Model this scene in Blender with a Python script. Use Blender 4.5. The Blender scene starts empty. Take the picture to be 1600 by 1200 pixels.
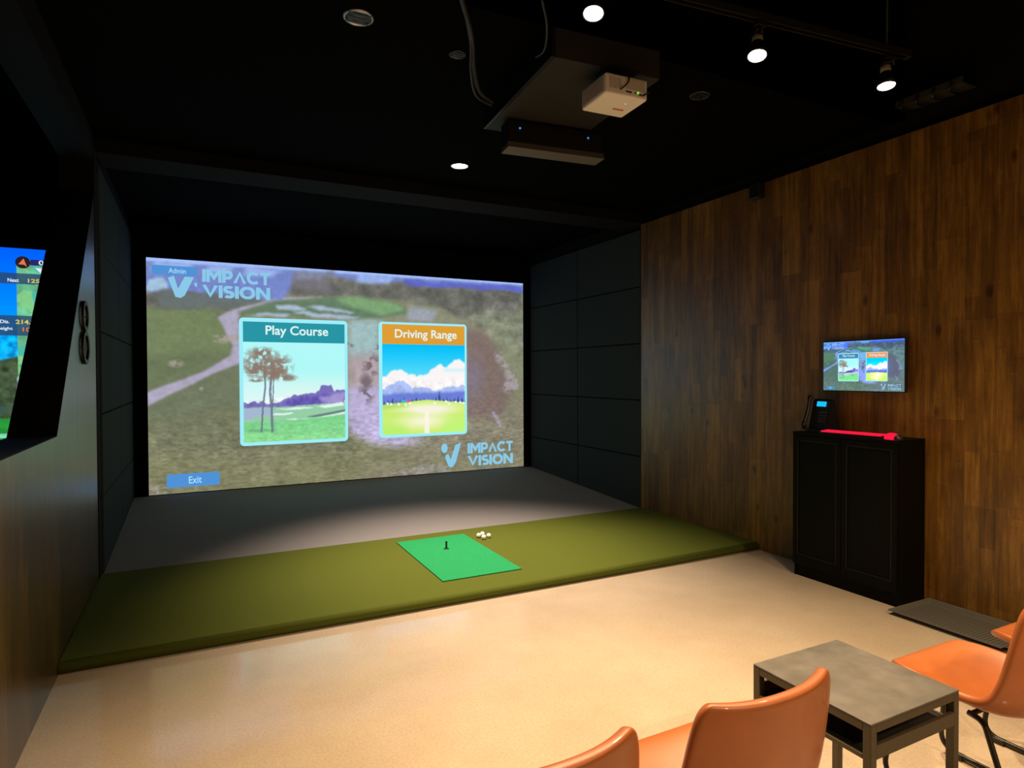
import bpy, bmesh, math, random
import numpy as np
from mathutils import Vector, Matrix

S = bpy.context.scene
COL = S.collection
R = math.radians

# ------------------------------------------------------------------ camera
CAM_F = 977.52                      # focal length for a 1600 px wide frame
YAW, PITCH, ROLL, CAM_H = 0.4649, 0.0151, -0.0040, 1.50
_r = Vector((math.cos(YAW), -math.sin(YAW), 0)); _f = Vector((math.sin(YAW), math.cos(YAW), 0)); _u = Vector((0, 0, 1))
_fw = _f*math.cos(PITCH) - _u*math.sin(PITCH); _u2 = _u*math.cos(PITCH) + _f*math.sin(PITCH)
_rt = _r*math.cos(ROLL) + _u2*math.sin(ROLL); _up = -_r*math.sin(ROLL) + _u2*math.cos(ROLL)
cam_data = bpy.data.cameras.new('camera'); cam = bpy.data.objects.new('camera', cam_data); COL.objects.link(cam)
cam_data.sensor_width = 36; cam_data.sensor_fit = 'HORIZONTAL'; cam_data.lens = 36*CAM_F/1600
cam_data.clip_start = 0.02; cam_data.clip_end = 60
M = Matrix(((_rt.x, _up.x, -_fw.x, 0), (_rt.y, _up.y, -_fw.y, 0), (_rt.z, _up.z, -_fw.z, CAM_H), (0, 0, 0, 1)))
cam.matrix_world = M
S.camera = cam

# ------------------------------------------------------------------ world, exposure
world = bpy.data.worlds.new('dark_room'); S.world = world; world.use_nodes = True
bg = world.node_tree.nodes['Background']; bg.inputs[0].default_value = (1.0, 0.8, 0.6, 1); bg.inputs[1].default_value = 0.0015
S.view_settings.view_transform = 'Standard'; S.view_settings.look = 'None'
S.view_settings.exposure = 0.0; S.view_settings.gamma = 1.0; S.view_settings.use_curve_mapping = False
LAMP_W = 335.0          # watts of each track spot
LAMP_COL = (1.0, 0.68, 0.39)
REAR_W = 210.0          # watts of each spot on the rail behind the viewer
MAT_LAMP_W = 1020.0      # watts of the recessed downlight over the turf
MAT_LAMP_COL = (1.0, 0.74, 0.54)

# ------------------------------------------------------------------ room measures (metres)
XR, XL = 4.254, -0.643      # wood wall on the right, partition on the left
YP, YG, YS = 3.795, 5.388, 7.90     # platform front, turf/carpet seam, screen
TP = 0.062                  # platform height
ZH = 3.10                   # top of the wood cladding / header
ZL = 3.20                   # low black ceiling
ZC = 4.0                    # upper open ceiling
YB = -3.2                   # wall behind the viewer
RAMP_Z = 0.185

# ------------------------------------------------------------------ helpers
def lin(c):
    c = np.asarray(c, float)/255.0
    return np.where(c <= 0.04045, c/12.92, ((c+0.055)/1.055)**2.4)
def lin4(c): return tuple(float(x) for x in lin(c)) + (1.0,)

def nt(name):
    m = bpy.data.materials.new(name); m.use_nodes = True
    return m, m.node_tree.nodes, m.node_tree.links
def mat(name, col, rough=0.5, metal=0.0, spec=0.5, noise=0.0, nscale=20.0, bump=0.0, bscale=200.0, coat=0.0):
    m, N, L = nt(name); b = N['Principled BSDF']
    b.inputs['Base Color'].default_value = (*col, 1); b.inputs['Roughness'].default_value = rough
    b.inputs['Metallic'].default_value = metal; b.inputs['Specular IOR Level'].default_value = spec
    b.inputs['Coat Weight'].default_value = coat
    if noise or bump: tc = N.new('ShaderNodeTexCoord')
    if noise:
        n = N.new('ShaderNodeTexNoise'); n.inputs['Scale'].default_value = nscale; n.inputs['Detail'].default_value = 5
        r = N.new('ShaderNodeValToRGB')
        r.color_ramp.elements[0].position = .3; r.color_ramp.elements[1].position = .7
        r.color_ramp.elements[0].color = (*[c*(1-noise) for c in col], 1); r.color_ramp.elements[1].color = (*[min(1, c*(1+noise)) for c in col], 1)
        L.new(tc.outputs['Object'], n.inputs['Vector']); L.new(n.outputs['Fac'], r.inputs['Fac']); L.new(r.outputs['Color'], b.inputs['Base Color'])
    if bump:
        n2 = N.new('ShaderNodeTexNoise'); n2.inputs['Scale'].default_value = bscale; n2.inputs['Detail'].default_value = 3
        bp = N.new('ShaderNodeBump'); bp.inputs['Strength'].default_value = bump; bp.inputs['Distance'].default_value = 0.004
        L.new(tc.outputs['Object'], n2.inputs['Vector']); L.new(n2.outputs['Fac'], bp.inputs['Height']); L.new(bp.outputs['Normal'], b.inputs['Normal'])
    return m
def emis(name, col, strength=1.0, sample='NONE'):
    m, N, L = nt(name); N.remove(N['Principled BSDF'])
    e = N.new('ShaderNodeEmission'); e.inputs[0].default_value = (*col[:3], 1); e.inputs[1].default_value = strength
    L.new(e.outputs[0], N['Material Output'].inputs[0])
    m.cycles.emission_sampling = sample
    return m
def emis_attr(name, strength=1.0):
    m, N, L = nt(name); N.remove(N['Principled BSDF'])
    a = N.new('ShaderNodeAttribute'); a.attribute_name = 'picture'
    e = N.new('ShaderNodeEmission'); e.inputs[1].default_value = strength
    L.new(a.outputs['Color'], e.inputs[0]); L.new(e.outputs[0], N['Material Output'].inputs[0])
    m.cycles.emission_sampling = 'NONE'
    return m

def new(name, bm, m, parent=None, smooth=False, loc=None):
    me = bpy.data.meshes.new(name)
    if smooth:
        for f in bm.faces: f.smooth = True
    bm.normal_update(); bm.to_mesh(me); bm.free()
    for mm in (m if isinstance(m, (list, tuple)) else [m]): me.materials.append(mm)
    o = bpy.data.objects.new(name, me); COL.objects.link(o)
    if parent: o.parent = parent
    if loc: o.location = loc
    return o
def tag(o, label, cat, group=None, kind=None):
    o['label'] = label; o['category'] = cat
    if group: o['group'] = group
    if kind: o['kind'] = kind
    return o
def thing(name, label, cat, loc=(0, 0, 0), rz=0.0, group=None):
    o = bpy.data.objects.new(name, None); COL.objects.link(o); o.location = loc; o.rotation_euler = (0, 0, rz)
    o.empty_display_size = 0.1
    return tag(o, label, cat, group)
def struct(name, bm, m):
    o = new(name, bm, m); o['kind'] = 'structure'; return o
def copy_tree(o, parent=None):
    c = o.copy(); COL.objects.link(c)
    if parent: c.parent = parent
    for ch in [x for x in bpy.data.objects if x.parent == o]: copy_tree(ch, c)
    return c

def BM(): return bmesh.new()
def box(bm, x0, x1, y0, y1, z0, z1, bev=0.0, mi=0, seg=2):
    r = bmesh.ops.create_cube(bm, size=1)
    vs = r['verts']
    for v in vs:
        v.co = Vector(((x0+x1)/2 + v.co.x*(x1-x0), (y0+y1)/2 + v.co.y*(y1-y0), (z0+z1)/2 + v.co.z*(z1-z0)))
    fs = set(f for v in vs for f in v.link_faces)
    for f in fs: f.material_index = mi
    if bev:
        es = list(set(e for v in vs for e in v.link_edges))
        bmesh.ops.bevel(bm, geom=es, offset=bev, segments=seg, profile=0.5, affect='EDGES')
    return bm
def xform(bm, m):
    bmesh.ops.transform(bm, matrix=m, verts=bm.verts); return bm
def smooth_path(pts, n=6):
    P = [Vector(p) for p in pts]; out = []
    for i in range(len(P)-1):
        a = P[max(i-1, 0)]; b = P[i]; c = P[i+1]; d = P[min(i+2, len(P)-1)]
        for k in range(n):
            t = k/n
            out.append(0.5*((2*b) + (c-a)*t + (2*a-5*b+4*c-d)*t*t + (3*b-a-3*c+d)*t**3))
    out.append(P[-1]); return out
def round_path(pts, rad, n=6, closed=False):
    P = [Vector(p) for p in pts]; out = []
    for i, p in enumerate(P):
        if not closed and i in (0, len(P)-1): out.append(p); continue
        a = P[i-1]; c = P[(i+1) % len(P)]
        d1 = (a-p); d2 = (c-p); r = min(rad, d1.length*.49, d2.length*.49)
        s = p+d1.normalized()*r; e = p+d2.normalized()*r
        for k in range(n+1):
            t = k/n; out.append((1-t)**2*s + 2*t*(1-t)*p + t*t*e)
    return out
def tube(bm, pts, r, n=10, closed=False):
    P = [Vector(p) for p in pts]; rings = []
    m = len(P); up = Vector((0.123, 0.07, 1)).normalized()
    prev = None
    for i, p in enumerate(P):
        a = P[i-1] if (i > 0 or closed) else P[i]; b = P[(i+1) % m] if (i < m-1 or closed) else P[i]
        t = (b-a).normalized()
        if prev is None:
            x = t.cross(up)
            if x.length < 1e-3: x = t.cross(Vector((1, 0, 0)))
        else: x = prev - t*prev.dot(t)
        x.normalize(); prev = x; y = t.cross(x)
        rr = r[i] if isinstance(r, (list, tuple)) else r
        rings.append([bm.verts.new(p + (x*math.cos(2*math.pi*k/n) + y*math.sin(2*math.pi*k/n))*rr) for k in range(n)])
    for i in range(m if closed else m-1):
        A = rings[i]; B = rings[(i+1) % m]
        for k in range(n): 
            f = bm.faces.new((A[k], A[(k+1) % n], B[(k+1) % n], B[k])); f.smooth = True
    if not closed:
        bm.faces.new(rings[0][::-1]); bm.faces.new(rings[-1])
    return bm
def lathe(bm, prof, c=(0, 0, 0), n=28, mi=0, axis='Z'):
    rings = []
    for (r, z) in prof:
        rings.append([bm.verts.new(Vector((r*math.cos(2*math.pi*k/n), r*math.sin(2*math.pi*k/n), z))) for k in range(n)])
    fs = []
    for A, B in zip(rings[:-1], rings[1:]):
        for k in range(n):
            f = bm.faces.new((A[k], A[(k+1) % n], B[(k+1) % n], B[k])); f.smooth = True; f.material_index = mi; fs.append(f)
    for ring, rv in ((rings[0], True), (rings[-1], False)):
        f = bm.faces.new(ring[::-1] if rv else ring); f.material_index = mi
    vs = [v for rg in rings for v in rg]
    if axis == 'X':
        for v in vs: v.co = Vector((v.co.z, v.co.y, -v.co.x))
    if axis == 'Y':
        for v in vs: v.co = Vector((v.co.x, v.co.z, -v.co.y))
    for v in vs: v.co += Vector(c)
    bmesh.ops.recalc_face_normals(bm, faces=bm.faces)
    return bm
def prism(bm, poly, d0, d1, plane='XZ', mi=0):
    """extrude a 2-D polygon; plane XZ extrudes along Y, YZ along X, XY along Z"""
    def P(a, b, d): return Vector((a, d, b)) if plane == 'XZ' else (Vector((d, a, b)) if plane == 'YZ' else Vector((a, b, d)))
    A = [bm.verts.new(P(a, b, d0)) for a, b in poly]; B = [bm.verts.new(P(a, b, d1)) for a, b in poly]
    fs = [bm.faces.new(A), bm.faces.new(B[::-1])]
    n = len(poly)
    for i in range(n): fs.append(bm.faces.new((A[i], B[i], B[(i+1) % n], A[(i+1) % n])))
    for f in fs: f.material_index = mi
    bmesh.ops.recalc_face_normals(bm, faces=fs)
    return bm

# ------------------------------------------------------------------ materials
def wood_material(name, dark, mid, light, rough=0.42, row=0.085, length=1.15, bump=.2):
    m, N, L = nt(name); b = N['Principled BSDF']
    tc = N.new('ShaderNodeTexCoord'); sp = N.new('ShaderNodeSeparateXYZ'); L.new(tc.outputs['Object'], sp.inputs[0])
    def shifted(rowh, amount):
        d = N.new('ShaderNodeMath'); d.operation = 'DIVIDE'; L.new(sp.outputs['Y'], d.inputs[0]); d.inputs[1].default_value = rowh
        f = N.new('ShaderNodeMath'); f.operation = 'FLOOR'; L.new(d.outputs[0], f.inputs[0])
        w = N.new('ShaderNodeTexWhiteNoise'); w.noise_dimensions = '1D'; L.new(f.outputs[0], w.inputs['W'])
        a = N.new('ShaderNodeMath'); a.operation = 'MULTIPLY_ADD'; L.new(w.outputs['Value'], a.inputs[0]); a.inputs[1].default_value = amount; L.new(sp.outputs['Z'], a.inputs[2])
        cb = N.new('ShaderNodeCombineXYZ'); L.new(a.outputs[0], cb.inputs['X']); L.new(sp.outputs['Y'], cb.inputs['Y']); return cb
    def brick(w, h, off, freq, mortar):
        k = N.new('ShaderNodeTexBrick'); k.inputs['Scale'].default_value = 1.0
        k.inputs['Brick Width'].default_value = w; k.inputs['Row Height'].default_value = h
        k.inputs['Mortar Size'].default_value = mortar; k.inputs['Mortar Smooth'].default_value = 0.2
        k.inputs['Color1'].default_value = (0, 0, 0, 1); k.inputs['Color2'].default_value = (1, 1, 1, 1); k.inputs['Mortar'].default_value = (0.5, 0.5, 0.5, 1)
        k.inputs['Bias'].default_value = 0.0
        k.offset = 0.0; k.squash = 1.0
        L.new(shifted(h, w*3.7).outputs[0], k.inputs['Vector']); return k
    k1 = brick(length, row*2, 0.37, 2, 0.0012); k2 = brick(length*0.83, row, 0.61, 3, 0.0)
    # grain stretched along the height
    gm = N.new('ShaderNodeMapping'); gm.inputs['Scale'].default_value = (1, 20, 1.0); L.new(tc.outputs['Object'], gm.inputs[0])
    g = N.new('ShaderNodeTexNoise'); g.inputs['Scale'].default_value = 2.2; g.inputs['Detail'].default_value = 8; g.inputs['Roughness'].default_value = 0.62; g.inputs['Distortion'].default_value = 0.6
    L.new(gm.outputs[0], g.inputs['Vector'])
    # patchy stain
    pm = N.new('ShaderNodeMapping'); pm.inputs['Scale'].default_value = (1, 5.0, 1.3); L.new(tc.outputs['Object'], pm.inputs[0])
    p = N.new('ShaderNodeTexNoise'); p.inputs['Scale'].default_value = 2.0; p.inputs['Detail'].default_value = 6; p.inputs['Roughness'].default_value = .7; L.new(pm.outputs[0], p.inputs['Vector'])
    # knots
    vm = N.new('ShaderNodeMapping'); vm.inputs['Scale'].default_value = (1, 3.2, 1.6); L.new(tc.outputs['Object'], vm.inputs[0])
    v = N.new('ShaderNodeTexVoronoi'); v.inputs['Scale'].default_value = 1.5; L.new(vm.outputs[0], v.inputs['Vector'])
    kr = N.new('ShaderNodeMapRange'); kr.inputs['From Min'].default_value = 0.02; kr.inputs['From Max'].default_value = 0.12; kr.inputs['To Min'].default_value = 0.42; kr.inputs['To Max'].default_value = 0.0
    L.new(v.outputs['Distance'], kr.inputs['Value'])
    def math_(op, a, bb):
        n = N.new('ShaderNodeMath'); n.operation = op
        for i, x in enumerate((a, bb)):
            if isinstance(x, (int, float)): n.inputs[i].default_value = x
            else: L.new(x, n.inputs[i])
        return n.outputs[0]
    s = math_('MULTIPLY', k1.outputs['Color'], 0.20); s = math_('ADD', s, math_('MULTIPLY', k2.outputs['Color'], 0.20))
    s = math_('ADD', s, math_('MULTIPLY', g.outputs['Fac'], 0.85)); s = math_('ADD', s, math_('MULTIPLY', p.outputs['Fac'], 0.75))
    s = math_('SUBTRACT', s, 0.455); s = math_('SUBTRACT', s, kr.outputs['Result'])
    sm = N.new('ShaderNodeMapping'); sm.inputs['Scale'].default_value = (1, 6, 22); L.new(tc.outputs['Object'], sm.inputs[0])
    sc = N.new('ShaderNodeTexNoise'); sc.inputs['Scale'].default_value = 1.6; sc.inputs['Detail'].default_value = 5; sc.inputs['Roughness'].default_value = .7; L.new(sm.outputs[0], sc.inputs['Vector'])
    sr = N.new('ShaderNodeMapRange'); sr.inputs['From Min'].default_value = .62; sr.inputs['From Max'].default_value = .74; sr.inputs['To Max'].default_value = .16; L.new(sc.outputs['Fac'], sr.inputs['Value'])
    s2 = N.new('ShaderNodeMapRange'); s2.inputs['From Min'].default_value = .38; s2.inputs['From Max'].default_value = .27; s2.inputs['To Max'].default_value = .20; L.new(sc.outputs['Fac'], s2.inputs['Value'])
    s = math_('ADD', s, sr.outputs['Result']); s = math_('SUBTRACT', s, s2.outputs['Result'])
    r = N.new('ShaderNodeValToRGB'); e = r.color_ramp.elements
    e[0].position = 0.22; e[0].color = (*dark, 1); e[1].position = 0.88; e[1].color = (*light, 1)
    x = e.new(0.55); x.color = (*mid, 1)
    L.new(s, r.inputs['Fac'])
    mx = N.new('ShaderNodeMix'); mx.data_type = 'RGBA'; mx.inputs['B'].default_value = (*[c*.25 for c in dark], 1)
    L.new(math_('MULTIPLY', k1.outputs['Fac'], .45), mx.inputs['Factor']); L.new(r.outputs['Color'], mx.inputs['A'])
    L.new(mx.outputs['Result'], b.inputs['Base Color'])
    b.inputs['Roughness'].default_value = rough; b.inputs['Specular IOR Level'].default_value = 0.4
    bp = N.new('ShaderNodeBump'); bp.inputs['Strength'].default_value = bump; bp.inputs['Distance'].default_value = 0.003; b.inputs['Coat Weight'].default_value = .6; b.inputs['Coat Roughness'].default_value = .33
    L.new(g.outputs['Fac'], bp.inputs['Height']); L.new(bp.outputs[0], b.inputs['Normal'])
    return m
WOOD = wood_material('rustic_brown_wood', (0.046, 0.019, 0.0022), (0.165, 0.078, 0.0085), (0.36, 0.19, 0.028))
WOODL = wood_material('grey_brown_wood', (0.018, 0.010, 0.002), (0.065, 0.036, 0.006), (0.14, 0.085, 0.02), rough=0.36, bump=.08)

def concrete():
    m, N, L = nt('polished_concrete'); b = N['Principled BSDF']
    tc = N.new('ShaderNodeTexCoord')
    n = N.new('ShaderNodeTexNoise'); n.inputs['Scale'].default_value = 1.6; n.inputs['Detail'].default_value = 9; n.inputs['Roughness'].default_value = 0.62
    f = N.new('ShaderNodeTexNoise'); f.inputs['Scale'].default_value = 90; f.inputs['Detail'].default_value = 4
    for q in (n, f): L.new(tc.outputs['Object'], q.inputs['Vector'])
    r = N.new('ShaderNodeValToRGB'); r.color_ramp.elements[0].position = .3; r.color_ramp.elements[1].position = .72
    r.color_ramp.elements[0].color = (0.455, 0.388, 0.292, 1); r.color_ramp.elements[1].color = (0.55, 0.477, 0.37, 1)
    L.new(n.outputs['Fac'], r.inputs['Fac'])
    r2 = N.new('ShaderNodeValToRGB'); r2.color_ramp.elements[0].position = .28; r2.color_ramp.elements[1].position = .6
    r2.color_ramp.elements[0].color = (0.86, 0.85, 0.83, 1); r2.color_ramp.elements[1].color = (1, 1, 1, 1)
    L.new(f.outputs['Fac'], r2.inputs['Fac'])
    mx = N.new('ShaderNodeMix'); mx.data_type = 'RGBA'; mx.blend_type = 'MULTIPLY'; mx.inputs['Factor'].default_value = 1
    L.new(r.outputs['Color'], mx.inputs['A']); L.new(r2.outputs['Color'], mx.inputs['B']); L.new(mx.outputs['Result'], b.inputs['Base Color'])
    rr = N.new('ShaderNodeMapRange'); rr.inputs['To Min'].default_value = 0.07; rr.inputs['To Max'].default_value = 0.15
    L.new(n.outputs['Fac'], rr.inputs['Value']); L.new(rr.outputs['Result'], b.inputs['Roughness'])
    b.inputs['Specular IOR Level'].default_value = 0.65
    return m
CONC = concrete()
BLACK = mat('matte_black_paint', (0.0045, 0.0045, 0.005), 0.9, spec=0.15)
CEIL = mat('black_ceiling_paint', (0.0011, 0.0011, 0.0012), 0.95, spec=0.04)
CURTAIN = mat('black_cloth', (0.004, 0.004, 0.0045), 0.95, spec=0.05)
PAD = mat('dark_padded_cloth', (0.033, 0.047, 0.053), 0.9, spec=0.15, bump=0.15, bscale=600)
TURF = mat('olive_turf', (0.102, 0.132, 0.020), 0.95, spec=0.1, noise=0.12, nscale=260, bump=0.6, bscale=900)
CARPET = mat('grey_carpet', (0.24, 0.242, 0.255), 0.95, spec=0.1, noise=0.12, nscale=240, bump=0.5, bscale=800)
HITMAT = mat('bright_green_turf', (0.022, 0.32, 0.115), 0.9, spec=0.1, noise=0.12, nscale=120, bump=0.6, bscale=900)
RUBBER = mat('black_rubber', (0.006, 0.006, 0.006), 0.6)
BALLM = mat('white_ball', (0.85, 0.85, 0.83), 0.3)
LEATHER = mat('tan_orange_leather', (0.40, 0.116, 0.026), 0.42, spec=0.6, noise=0.08, nscale=14, bump=0.06, bscale=500, coat=.25)
BRONZE = mat('dark_bronze_metal', (0.085, 0.070, 0.042), 0.42, metal=0.3, noise=0.08, nscale=60)
CHMETAL = mat('black_powder_coat', (0.020, 0.018, 0.014), 0.34, metal=0.3)
STONE = mat('grey_stone_laminate', (0.106, 0.104, 0.093), 0.45, noise=0.30, nscale=11, bump=0.05, bscale=80)
SHELFM = mat('black_board', (0.008, 0.009, 0.009), 0.5)
CABM = mat('black_brown_cabinet', (0.0022, 0.0024, 0.0012), 0.5, spec=0.10, noise=0.15, nscale=30)
CABEDGE = mat('black_brown_moulding', (0.010, 0.010, 0.005), 0.4, spec=0.3)
PLASTIC = mat('black_plastic', (0.008, 0.008, 0.009), 0.4)
TRAYM = mat('grey_rubber_tray', (0.092, 0.092, 0.078), 0.5)
WHITEP = mat('white_plastic', (0.90, 0.88, 0.84), 0.45)
GRILLE = mat('shaded_plastic_grille', (0.50, 0.47, 0.43), 0.6)
DARKMETAL = mat('dark_grey_metal', (0.045, 0.043, 0.040), 0.5, metal=0.2)
BOARDM = mat('charcoal_board', (0.022, 0.022, 0.0215), 0.65, spec=.3)
RAILM = mat('black_rail_metal', (0.022, 0.020, 0.015), 0.4, metal=0.4)
LAMPB = mat('black_lamp_metal', (0.010, 0.010, 0.010), 0.4, metal=0.3)
COLLAR = mat('grey_lamp_collar', (0.30, 0.28, 0.24), 0.45)
CHROME = mat('satin_reflector', (0.45, 0.46, 0.48), 0.35, metal=0.8)
GLOW = emis('lamp_glow', (1.0, 0.93, 0.82), 14.0)
DIGIT = mat('black_digit', (0.006, 0.006, 0.005), 0.5)
DIGITF = mat('bronze_digit_face', (0.016, 0.015, 0.012), 0.5)
DIMRING = mat('dim_metal_ring', (.06, .065, .08), .4, metal=.6)
CABLEM = mat('black_cable', (0.020, 0.019, 0.018), 0.5)

# ------------------------------------------------------------------ painting of the screen pictures
def vnoise(h, w, cells_y, cells_x, seed, octaves=4, pers=0.55):
    rng = np.random.default_rng(seed); out = np.zeros((h, w)); amp = 1; tot = 0
    for o in range(octaves):
        cy = max(2, int(cells_y*2**o)+2); cx = max(2, int(cells_x*2**o)+2)
        g = rng.random((cy+1, cx+1))
        y = np.linspace(0, cy-1.001, h); x = np.linspace(0, cx-1.001, w)
        yi = y.astype(int); xi = x.astype(int); fy = (y-yi)[:, None]; fx = (x-xi)[None, :]
        fy = fy*fy*(3-2*fy); fx = fx*fx*(3-2*fx)
        a = g[yi][:, xi]; b = g[yi][:, xi+1]; c = g[yi+1][:, xi]; d = g[yi+1][:, xi+1]
        out += amp*((a*(1-fx)+b*fx)*(1-fy)+(c*(1-fx)+d*fx)*fy); tot += amp; amp *= pers
    return out/tot
class Canvas:
    def __init__(s, w, h, col):
        s.w, s.h = w, h; s.a = np.empty((h, w, 3)); s.a[:] = col
        s.U, s.V = np.meshgrid((np.arange(w)+.5)/w, (np.arange(h)+.5)/h)
    def blur(s, m, k):
        k = int(k)
        if k < 1: return m
        for ax in (0, 1):
            p = np.pad(m, [(k+1, k) if i == ax else (0, 0) for i in (0, 1)], mode='edge'); c = np.cumsum(p, axis=ax)
            n = m.shape[ax]; sl = lambda a, b: tuple(slice(a, b) if i == ax else slice(None) for i in (0, 1))
            m = (c[sl(2*k+1, 2*k+1+n)]-c[sl(0, n)])/(2*k+1)
        return m
    def mask(s, poly, soft=0.004, wob=0.0, seed=0):
        U, V = s.U, s.V
        if wob:
            U = U+(vnoise(s.h, s.w, 14, 22, seed)-.5)*wob; V = V+(vnoise(s.h, s.w, 14, 22, seed+9)-.5)*wob
        m = np.zeros((s.h, s.w), bool); n = len(poly)
        for i in range(n):
            x0, y0 = poly[i]; x1, y1 = poly[(i+1) % n]
            if y0 == y1: continue
            c = ((y0 > V) != (y1 > V)) & (U < (x1-x0)*(V-y0)/(y1-y0)+x0)
            m ^= c
        return s.blur(m.astype(float), soft*s.w)
    def ell(s, cx, cy, rx, ry, soft=0.3):
        d = np.sqrt(((s.U-cx)/rx)**2+((s.V-cy)/ry)**2); return np.clip((1+soft-d)/(2*soft), 0, 1)
    def put(s, m, col, alpha=1.0):
        m = (m*alpha)[..., None]; s.a = s.a*(1-m)+np.asarray(col, float)*m
    def tex(s, m, amt, cy, cx, seed, octs=4):
        n = vnoise(s.h, s.w, cy, cx, seed, octs)-.5; s.a = s.a*(1+(n*m*amt)[..., None])
    def vgrad(s, v0, v1):
        return np.clip((s.V-v0)/(v1-v0), 0, 1)

def paint_course(w, h):
    c = Canvas(w, h, (122, 124, 98)); one = np.ones((h, w))
    c.put(c.vgrad(.5, 1.0), (124, 122, 96))
    c.put(c.mask([(0, .5), (.2, .45), (.3, .62), (.5, .75), (.5, .85), (0, .8)], .03, .05, 3), (104, 108, 84), .8)
    c.put(c.mask([(.55, .85), (.8, .7), (1, .62), (1, 1), (.5, 1)], .04, .05, 3), (126, 120, 104), .8)
    # rough on the left and the fairway
    c.put(c.mask([(0, .2), (.2, .17), (.3, .5), (.2, .62), (0, .7)], .01, .03, 4), (104, 112, 88))
    c.put(c.mask([(.001, .219), (.123, .194), (.174, .285), (.179, .387), (.094, .477), (.002, .541)], .008, .02, 5), (108, 122, 86))
    c.put(c.mask([(.001, .42), (.12, .38), (.17, .40), (.09, .48), (.002, .541)], .012, .02, 5), (94, 104, 78), .7)
    # middle ground and the pale wash strip
    c.put(c.mask([(.2, .22), (.55, .2), (.75, .18), (.86, .26), (.82, .8), (.56, .85), (.3, .6)], .02, .04, 6), (132, 132, 112), .9)
    c.put(c.mask([(.47, .225), (.56, .225), (.56, .42), (.47, .42)], .015, .02, 6), (148, 176, 178))
    c.put(c.mask([(.47, .40), (.56, .40), (.562, .58), (.47, .58)], .02, .02, 6), (166, 150, 156))
    c.put(c.mask([(.465, .55), (.56, .55), (.575, .78), (.69, .83), (.60, .855), (.54, .84), (.467, .77)], .012, .02, 7), (172, 162, 196))
    for (x, y, rx, ry, k) in ((.533, .45, .022, .05, 0), (.517, .53, .016, .035, 1), (.516, .59, .02, .04, 2), (.47, .355, .012, .012, 3), (.545, .36, .01, .012, 4), (.56, .30, .02, .012, 5)):
        m = c.ell(x, y, rx, ry, .5)*(vnoise(h, w, 40, 60, 50+k, 3) > .46); c.put(c.blur(m, .0015*w), (98, 88, 92), .8)
    # path
    c.put(c.mask([(-.01, .573), (.121, .477), (.179, .409), (.185, .364), (.151, .242), (.18, .208), (.276, .146), (.40, .122), (.40, .132), (.276, .160), (.203, .215), (.197, .261), (.22, .386), (.202, .443), (.138, .488), (-.01, .632)], .004, .006, 8), (160, 154, 176))
    # tree belt
    belt = c.mask([(0, .07), (.28, .03), (.36, .02), (1, .035), (1, .34), (.86, .25), (.75, .17), (.60, .13), (.42, .13), (.27, .15), (.17, .20), (0, .22)], .006, .05, 9)
    c.put(belt, (98, 98, 92)); c.tex(belt, .55, 22, 34, 10, 4)
    c.put(c.mask([(.80, .20), (1, .16), (1, .46), (.92, .40), (.86, .30)], .015, .06, 11), (128, 134, 112), .8)
    c.tex(c.mask([(.78, .1), (1, .1), (1, .5), (.9, .5)], .02), .55, 24, 34, 12, 4)
    c.put(c.mask([(.86, .38), (.93, .34), (1, .44), (1, .6), (.95, .5)], .02, .05, 11), (124, 128, 104), .8)
    # sky, hills and the bright strip at the top
    c.put(c.mask([(0, 0), (1, 0), (1, .04), (.8, .036), (.6, .038), (.42, .035), (.34, .06), (.30, .16), (.12, .15), (.04, .14), (0, .16)], .006, .035, 13), (112, 130, 204), .85)
    c.put(c.mask([(0, 0), (1, 0), (1, .012), (0, .016)], .003), (150, 176, 232))
    for (x0, x1) in ((.02, .1), (.13, .19), (.22, .30), (.34, .42), (.5, .6)):
        c.put(c.mask([(x0, .012), (x1, .012), (x1-.02, .05), (x0-.005, .05)], .006, .02, int(x0*99)), (150, 176, 230), .8)
    c.put(c.mask([(.0, .085), (.03, .08), (.045, .13), (.0, .14)], .004, .03, 14), (150, 180, 206))
    c.put(c.mask([(.62, .02), (1, .02), (1, .05), (.62, .05)], .004, .03, 15), (84, 92, 190), .8)
    c.put(c.mask([(.33, .01), (.42, .005), (.44, .11), (.34, .10)], .006, .05, 16), (112, 108, 118), .7)
    c.put(c.mask([(.03, .13), (.2, .15), (.26, .16), (.18, .2), (.02, .21)], .006, .03, 17), (96, 104, 104))
    # green with its bunkers
    c.put(c.mask([(.192, .222), (.276, .165), (.429, .128), (.596, .138), (.64, .184), (.553, .222), (.363, .228)], .006, .015, 18), (92, 116, 92))
    c.put(c.mask([(.64, .15), (.73, .17), (.70, .23), (.63, .22)], .008, .02, 18), (150, 158, 176), .8)
    c.put(c.mask([(.429, .132), (.497, .12), (.589, .143), (.63, .171), (.567, .205), (.462, .165)], .006, .008, 19), (116, 152, 108))
    for q in ([(.288, .18), (.335, .175), (.363, .19), (.355, .20), (.30, .197)], [(.36, .178), (.389, .166), (.44, .18), (.483, .195), (.47, .20), (.40, .19)], [(.33, .205), (.40, .203), (.496, .212), (.47, .228), (.36, .226)], [(.24, .215), (.33, .212), (.30, .228), (.22, .232)]):
        c.put(c.mask(q, .004, .035, 20), (164, 178, 204), .9)
    # brown bank and boulders on the right
    c.put(c.mask([(.80, .24), (.87, .27), (.902, .342), (.965, .55), (.93, .70), (.84, .74), (.80, .70)], .018, .04, 21), (118, 102, 96))
    c.put(c.ell(.83, .52, .03, .10, .8), (122, 118, 150), .5)
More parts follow.
